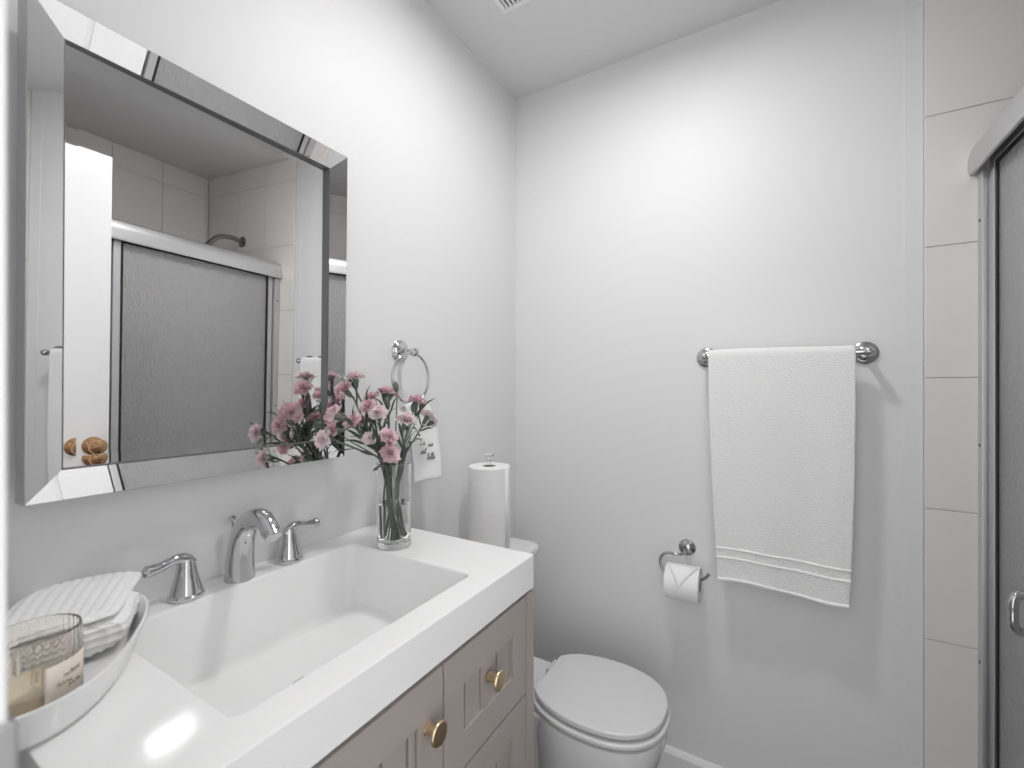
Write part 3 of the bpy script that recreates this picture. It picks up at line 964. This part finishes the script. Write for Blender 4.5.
# ---------------------------------------------------------------- toilet paper
R0 = (0.648, D, 0.769)
th_ = thing('toilet_paper_holder', 'chrome open-arm toilet paper holder on the back wall below the towel bar', 'toilet paper holder', R0)
bm = bm_new(); lathe(bm, [(0, 0.0005), (0.0255, 0.0005), (0.0265, 0.002), (0.025, 0.006), (0.020, 0.009), (0.015, 0.013), (0.009, 0.016), (0, 0.016)], R0, (0, -1, 0), 36); obj('rosette', bm, M['nickel'], th_, R0)
AY = D - 0.068
bm = bm_new()
pts = bez([(0.648, D - 0.014, 0.767), (0.646, D - 0.045, 0.764), (0.632, AY, 0.763), (0.606, AY, 0.764), (0.585, AY, 0.755), (0.577, AY, 0.735), (0.583, AY, 0.711), (0.600, AY, 0.699), (0.640, AY, 0.696), (0.690, AY, 0.698), (0.708, AY, 0.704), (0.722, AY, 0.720)], 8)
tube(bm, pts, 0.0048, 12); obj('arm', bm, M['nickel'], th_, R0, angle=80)
RX0, RX1, RRo, RRi = 0.598, 0.697, 0.0535, 0.0205
RZc = 0.696 + 0.0036 - RRi + 0.0006
bm = bm_new()
lathe(bm, [(RRi, 0), (RRo - 0.001, 0), (RRo, 0.001), (RRo, RX1 - RX0 - 0.001), (RRo - 0.001, RX1 - RX0), (RRi, RX1 - RX0), (RRi, 0)], (RX0, AY, RZc), (1, 0, 0), 56, False)
bmesh.ops.remove_doubles(bm, verts=bm.verts[:], dist=1e-6)
tp = obj('toilet_paper_roll', bm, M['tissue'])
tag(tp, 'white toilet paper roll with its end folded to a point, on the wall arm', 'toilet paper roll')
bm = bm_new(); lathe(bm, [(RRi - 0.0012, 0.0005), (RRi - 0.0002, 0.0005), (RRi - 0.0002, RX1 - RX0 - 0.0005), (RRi - 0.0012, RX1 - RX0 - 0.0005)], (RX0, AY, RZc), (1, 0, 0), 36, False); obj('core', bm, M['card'], tp)
# folded end: a triangle wrapped over the front of the roll
bm = bm_new()
rows = []
for i in range(15):
    t = i / 14
    a = radians(100 + 78 * t)            # from the top down the front
    hw = (RX1 - RX0) / 2 * (1 - t) * 0.97
    xc = (RX0 + RX1) / 2 - 0.004 * t
    rr = RRo + 0.0022
    rows.append([Vector((xc + hw * q, AY + cos(a) * rr, RZc + sin(a) * rr)) for q in (-1, -.5, 0, .5, 1)])
loft(bm, rows, False); bmesh.ops.remove_doubles(bm, verts=bm.verts[:], dist=1e-6)
o = obj('folded_end', bm, M['tissue'], tp); modifier_solid(o, 0.0026, 0)


# ---------------------------------------------------------------- shower enclosure
SY1 = D - 0.0095
SY0 = FY + 0.0095
R0 = (1.345, 0.80, 0.10)
se = thing('shower_enclosure', 'silver framed sliding shower enclosure with rippled obscure glass on the right', 'shower enclosure', R0)
bm = bm_new()
hp = [(1.313, 1.818), (1.310, 1.827), (1.311, 1.857), (1.315, 1.877), (1.323, 1.892), (1.335, 1.8985), (1.374, 1.8985), (1.380, 1.892), (1.380, 1.818), (1.376, 1.818), (1.376, 1.872), (1.319, 1.872), (1.319, 1.818)]
loft(bm, [[Vector((x, y, z)) for x, z in hp] for y in (SY0, SY1 - 0.0005)], True, True, True)
obj('header', bm, M['alum'], se, R0, angle=30)
for ya, yb in ((SY1 - 0.030, SY1 - 0.0005), (SY0 + 0.0005, SY0 + 0.03)):
    bm = bm_new()
    box(bm, 1.328, 1.337, ya, yb, 0.137, 1.817, 0.002)
    box(bm, 1.337, 1.342, ya + 0.004, yb, 0.137, 1.817)
    box(bm, 1.342, 1.376, ya, yb, 0.137, 1.817, 0.001)
    obj('jamb', bm, M['alum'], se, R0, angle=30)
    for z in (1.70, 1.15, 0.62, 0.30):
        bm = bm_new()
        lathe(bm, [(0, -0.001), (0.0045, -0.001), (0.0035, 0.0015), (0, 0.002)], (1.328, (ya + yb) / 2, z), (-1, 0, 0), 14)
        obj('screw', bm, M['darkgap'], se, R0)
bm = bm_new(); box(bm, 1.315, 1.380, SY0, SY1 - 0.0005, 0.1005, 0.137, 0.004); obj('sill_track', bm, M['alum'], se, R0)

def panel(y0, y1, xc, name, handle_y=None):
    bm = bm_new()
    z0, z1 = 0.142, 1.850
    f = 0.024
    bm = bm_new(); box(bm, xc - 0.0025, xc + 0.0025, y0 + f - 0.004, y1 - f + 0.004, z0 + f - 0.004, z1 - f + 0.004)
    dp = obj(name, bm, M['rain'], se, R0, smooth=False)
    bm = bm_new()
    for a in ((y0, y0 + f, z0, z1), (y1 - f, y1, z0, z1), (y0 + f, y1 - f, z0, z0 + f), (y0 + f, y1 - f, z1 - f, z1)):
        box(bm, xc - 0.009, xc + 0.009, *a, 0.0015)
    obj('door_frame', bm, M['alum'], dp, R0, angle=30)
    bm = bm_new()
    s_ = 0.009
    for a in ((y0 + f, y0 + f + s_, z0 + f, z1 - f), (y1 - f - s_, y1 - f, z0 + f, z1 - f), (y0 + f + s_, y1 - f - s_, z0 + f, z0 + f + s_), (y0 + f + s_, y1 - f - s_, z1 - f - s_, z1 - f)):
        box(bm, xc - 0.0065, xc + 0.0065, *a)
    obj('glass_seal', bm, M['black'], dp, R0, smooth=False)
    if handle_y:
        bm = bm_new()
        tube(bm, bez([(xc - 0.004, handle_y, 0.872), (xc - 0.026, handle_y, 0.874), (xc - 0.036, handle_y - 0.004, 0.862), (xc - 0.037, handle_y - 0.004, 0.838), (xc - 0.036, handle_y - 0.004, 0.812), (xc - 0.026, handle_y, 0.800), (xc - 0.004, handle_y, 0.802)], 6), 0.0085, 14)
        obj('handle', bm, M['chrome'], dp, R0, angle=80)
    return dp
panel(0.835, SY1 - 0.034, 1.349, 'sliding_door', 1.302)
panel(SY0 + 0.034, 0.875, 1.3685, 'sliding_door')

bm = bm_new()
L = [rrect(1.290, SX + 0.002, FY + 0.0095, D - 0.0095, 0.01, z) for z in (0.0, 0.094)]
L += [rrect(1.294, SX - 0.002, FY + 0.0135, D - 0.0135, 0.01, 0.1), rrect(1.380, SX - 0.04, FY + 0.05, D - 0.05, 0.04, 0.1), rrect(1.390, SX - 0.05, FY + 0.06, D - 0.06, 0.04, 0.04), rrect(1.45, SX - 0.12, FY + 0.2, D - 0.2, 0.04, 0.034)]
loft(bm, L, True, True, True)
tag(obj('shower_pan', bm, M['porc'], angle=40), 'white shower pan under the sliding glass enclosure', 'shower pan')

R0 = (1.64, D - 0.0092, 2.045)
sh = thing('shower_fixture', 'chrome shower head on a bent arm high on the tiled wall', 'shower head', R0)
bm = bm_new(); lathe(bm, [(0, 0), (0.030, 0), (0.030, 0.003), (0.022, 0.009), (0.012, 0.012), (0, 0.012)], R0, (0, -1, 0), 32); obj('escutcheon', bm, M['pewter'], sh, R0)
bm = bm_new()
ap = bez([(1.64, D - 0.012, 2.045), (1.64, D - 0.07, 2.052), (1.64, D - 0.14, 2.035), (1.64, D - 0.19, 1.985)], 8)
tube(bm, ap, 0.0125, 14); obj('arm', bm, M['pewter'], sh, R0, angle=80)
bm = bm_new(); lathe(bm, [(0.009, -0.006), (0.013, 0.0), (0.014, 0.016), (0.022, 0.030), (0.036, 0.048), (0.038, 0.056), (0.034, 0.060), (0, 0.058)], ap[-1], (0, -0.62, -0.78), 32); obj('spray_head', bm, M['pewter'], sh, R0)


# ---------------------------------------------------------------- tray, waffle towel, candle
TC = Vector((0.150, 0.182, TZ))
TA = atan2(-0.53, 0.85)
def oval(a, b, z, n=72, e=2.5):
    out = []
    for i in range(n):
        t = 2 * pi * i / n
        ct, st_ = cos(t), sin(t)
        x = a * abs(ct) ** (2 / e) * (1 if ct >= 0 else -1)
        y = b * abs(st_) ** (2 / e) * (1 if st_ >= 0 else -1)
        out.append(TC + Vector((x * cos(TA) - y * sin(TA), x * sin(TA) + y * cos(TA), z)))
    return out
bm = bm_new()
a, b = 0.150, 0.084
loft(bm, [oval(a - 0.022, b - 0.020, 0.0008), oval(a - 0.016, b - 0.014, 0.0012), oval(a - 0.010, b - 0.009, 0.008), oval(a - 0.003, b - 0.003, 0.030), oval(a + 0.002, b + 0.002, 0.042), oval(a + 0.0012, b + 0.0012, 0.0445), oval(a - 0.0015, b - 0.0015, 0.0445), oval(a - 0.0035, b - 0.0035, 0.042), oval(a - 0.009, b - 0.009, 0.028), oval(a - 0.017, b - 0.016, 0.010), oval(a - 0.026, b - 0.024, 0.006)], True, True, True)
ty = obj('tray', bm, M['tray'], angle=50)
tag(ty, 'white oval ceramic tray with raised rim on the left end of the sink top', 'tray')

# waffle-weave towel: rolled body with a flap folded over its top
bm = bm_new()
TU = Vector((cos(TA), sin(TA), 0)); TV = Vector((-sin(TA), cos(TA), 0))
def waffle_patch(bm, f, nu, nv, cells_u, cells_v, depth):
    P = [[f(i / nu, j / nv) for i in range(nu + 1)] for j in range(nv + 1)]
    for i in range(nu + 1):                     # even spacing around the cloth
        c_ = [0.0]
        for j in range(nv):
            c_.append(c_[-1] + (P[j + 1][i] - P[j][i]).length)
        col_ = [P[j][i] for j in range(nv + 1)]
        k = 0
        for j in range(nv + 1):
            t_ = c_[-1] * j / nv
            while k < nv - 1 and c_[k + 1] < t_:
                k += 1
            d_ = max(c_[k + 1] - c_[k], 1e-9)
            P[j][i] = col_[k].lerp(col_[k + 1], max(0.0, min(1.0, (t_ - c_[k]) / d_)))
    cu, cv = [0.0], [0.0]
    for i in range(nu):
        cu.append(cu[-1] + (P[nv // 2][i + 1] - P[nv // 2][i]).length)
    for j in range(nv):
        cv.append(cv[-1] + (P[j + 1][nu // 2] - P[j][nu // 2]).length)
    rows = []
    for j in range(nv + 1):
        row = []
        for i in range(nu + 1):
            i0, i1 = max(i - 1, 0), min(i + 1, nu)
            j0, j1 = max(j - 1, 0), min(j + 1, nv)
            n_ = (P[j][i1] - P[j][i0]).cross(P[j1][i] - P[j0][i])
            n_ = n_.normalized() if n_.length > 1e-12 else Vector((0, 0, 1))
            u, v_ = cu[i] / cells_u, cv[j] / cells_v
            off = depth * (abs(cos(pi * u)) ** 0.7 * 0.5 + abs(cos(pi * v_)) ** 0.7 * 0.5)
            row.append(P[j][i] + n_ * off)
        rows.append(row)
    loft(bm, rows, False)
def smooth_step(a, b, x):
    t = max(0.0, min(1.0, (x - a) / (b - a)))
    return t * t * (3 - 2 * t)
def towel_sec(u):
    """extent of the bundle across the tray, and its height, along the tray"""
    l = -0.134 + 0.228 * u
    hi = 0.066 - 0.082 * smooth_step(-0.030, 0.022, l)
    lo = -0.070
    e = max(0.0, 1 - abs(2 * u - 1) ** 9) ** 0.5
    h = 0.049 + 0.004 * sin(u * 9)
    return l, lo, hi, h, e
def body(u, v_):
    l, lo, hi, h, e = towel_sec(u)
    th = -0.42 * pi + v_ * 1.84 * pi
    p_ = 2 / 3.6
    cx_, sx_ = cos(th), sin(th)
    w = (hi - lo) / 2 * (0.55 + 0.45 * e)
    y = (hi + lo) / 2 + w * abs(cx_) ** p_ * (1 if cx_ > 0 else -1) * (1 + 0.03 * sin(u * 14 + v_ * 9))
    z = 0.0105 + h / 2 + h / 2 * (0.35 + 0.65 * e) * abs(sx_) ** p_ * (1 if sx_ > 0 else -1)
    ins = 1 - 0.16 * smooth_step(0.035, 0.0, z)
    return TC + TU * (l * ins) + TV * (y * ins) + Vector((0, 0, z))
waffle_patch(bm, body, 200, 220, 0.0115, 0.0115, 0.0045)
wt = obj('waffle_towel', bm, M['waffle'], angle=180)
tag(wt, 'folded white waffle-weave towel lying in the oval tray behind the candle', 'towel')
bm = bm_new()
def flap(u, v_):
    u2 = -0.03 + 1.02 * u
    l, lo, hi, h, e = towel_sec(max(0.03, min(0.97, u2)))
    l = -0.141 + 0.235 * u2
    w = lo + 0.004 + (hi - 0.016 - lo) * v_
    edge = max(0.0, abs(2 * v_ - 1) - 0.72) / 0.28
    z = 0.0105 + h + 0.0015 + 0.006 * (1 - u) ** 2 * v_ - 0.006 * edge ** 2 + 0.004 * sin(u * 8 + v_ * 3)
    if u > 0.86:
        z -= 0.018 * ((u - 0.86) / 0.14) ** 2
    return TC + TU * l + TV * w + Vector((0, 0, z))
waffle_patch(bm, flap, 180, 100, 0.0115, 0.0115, 0.0042)
o = obj('folded_flap', bm, M['waffle'], wt, angle=180); modifier_solid(o, 0.004, -1)

CC = Vector((0.205, 0.155, TZ + 0.0065))
CR, CHt = 0.0395, 0.083
R0 = tuple(CC)
ca = thing('candle', 'cream candle in a ribbed glass jar with a tan label on the tray', 'candle', R0)
bm = bm_new()
n = 144
def ribbed(r, z, amp):
    return [CC + Vector((cos(2 * pi * i / n), sin(2 * pi * i / n), 0)) * (r + amp * cos(36 * 2 * pi * i / n)) + Vector((0, 0, z)) for i in range(n)]
loft(bm, [ribbed(CR - 0.004, 0.0005, 0), ribbed(CR - 0.001, 0.002, 0.0), ribbed(CR, 0.006, 0.0006), ribbed(CR, CHt - 0.006, 0.0006), ribbed(CR, CHt - 0.002, 0), ribbed(CR - 0.001, CHt, 0), ribbed(CR - 0.002, CHt, 0), ribbed(CR - 0.0028, CHt - 0.002, 0), ribbed(CR - 0.003, 0.010, 0), ribbed(CR - 0.007, 0.007, 0), ribbed(CR * .3, 0.0068, 0)], True, True, True)
obj('jar', bm, M['cglass'], ca, R0, angle=60)
bm = bm_new(); lathe(bm, [(0, 0.0080), (CR - 0.0075, 0.0080), (CR - 0.0036, 0.0112), (CR - 0.0036, 0.026), (CR - 0.006, 0.0255), (0, 0.025)], CC, (0, 0, 1), 48); wx = obj('wax', bm, M['wax'], ca, R0)
bm = bm_new(); tube(bm, [CC + Vector((0, 0, 0.025)), CC + Vector((0.001, 0.0, 0.036))], 0.0009, 8); obj('wick', bm, M['ink'], ca, R0)
# label and its scrawl on the side facing the room
la = atan2(-0.164 + 0.03, 0.908 - 0.205) + radians(42)
def onjar(ang, z, r):
    return CC + Vector((cos(la + ang) * r, sin(la + ang) * r, z))
bm = bm_new()
LH0, LH1 = 0.014, 0.054
LR = CR + 0.0012
loft(bm, [[onjar(radians(q), z, LR) for z in (LH0, (LH0 + LH1) / 2, LH1)] for q in range(-32, 33, 4)], False)
lbo = obj('label', bm, M['label'], ca, R0); modifier_solid(lbo, 0.0004)
bm = bm_new()
rnd = random.Random(3)
for zc, a0, a1, hgt in ((0.0385, -10, 16, 0.0038), (0.0305, -18, 4, 0.0034), (0.0255, -4, 18, 0.0028)):
    pts = []
    k = 0
    q = a0
    while q < a1:
        pts.append(onjar(radians(q), zc + (hgt * rnd.uniform(0.3, 1) if k % 2 else -hgt * rnd.uniform(0.1, 0.5)), LR + 0.0006))
        q += rnd.uniform(1.6, 3.2); k += 1
    tube(bm, bez(pts, 4), 0.00035, 5)
obj('lettering', bm, M['brownink'], lbo, R0, angle=80)
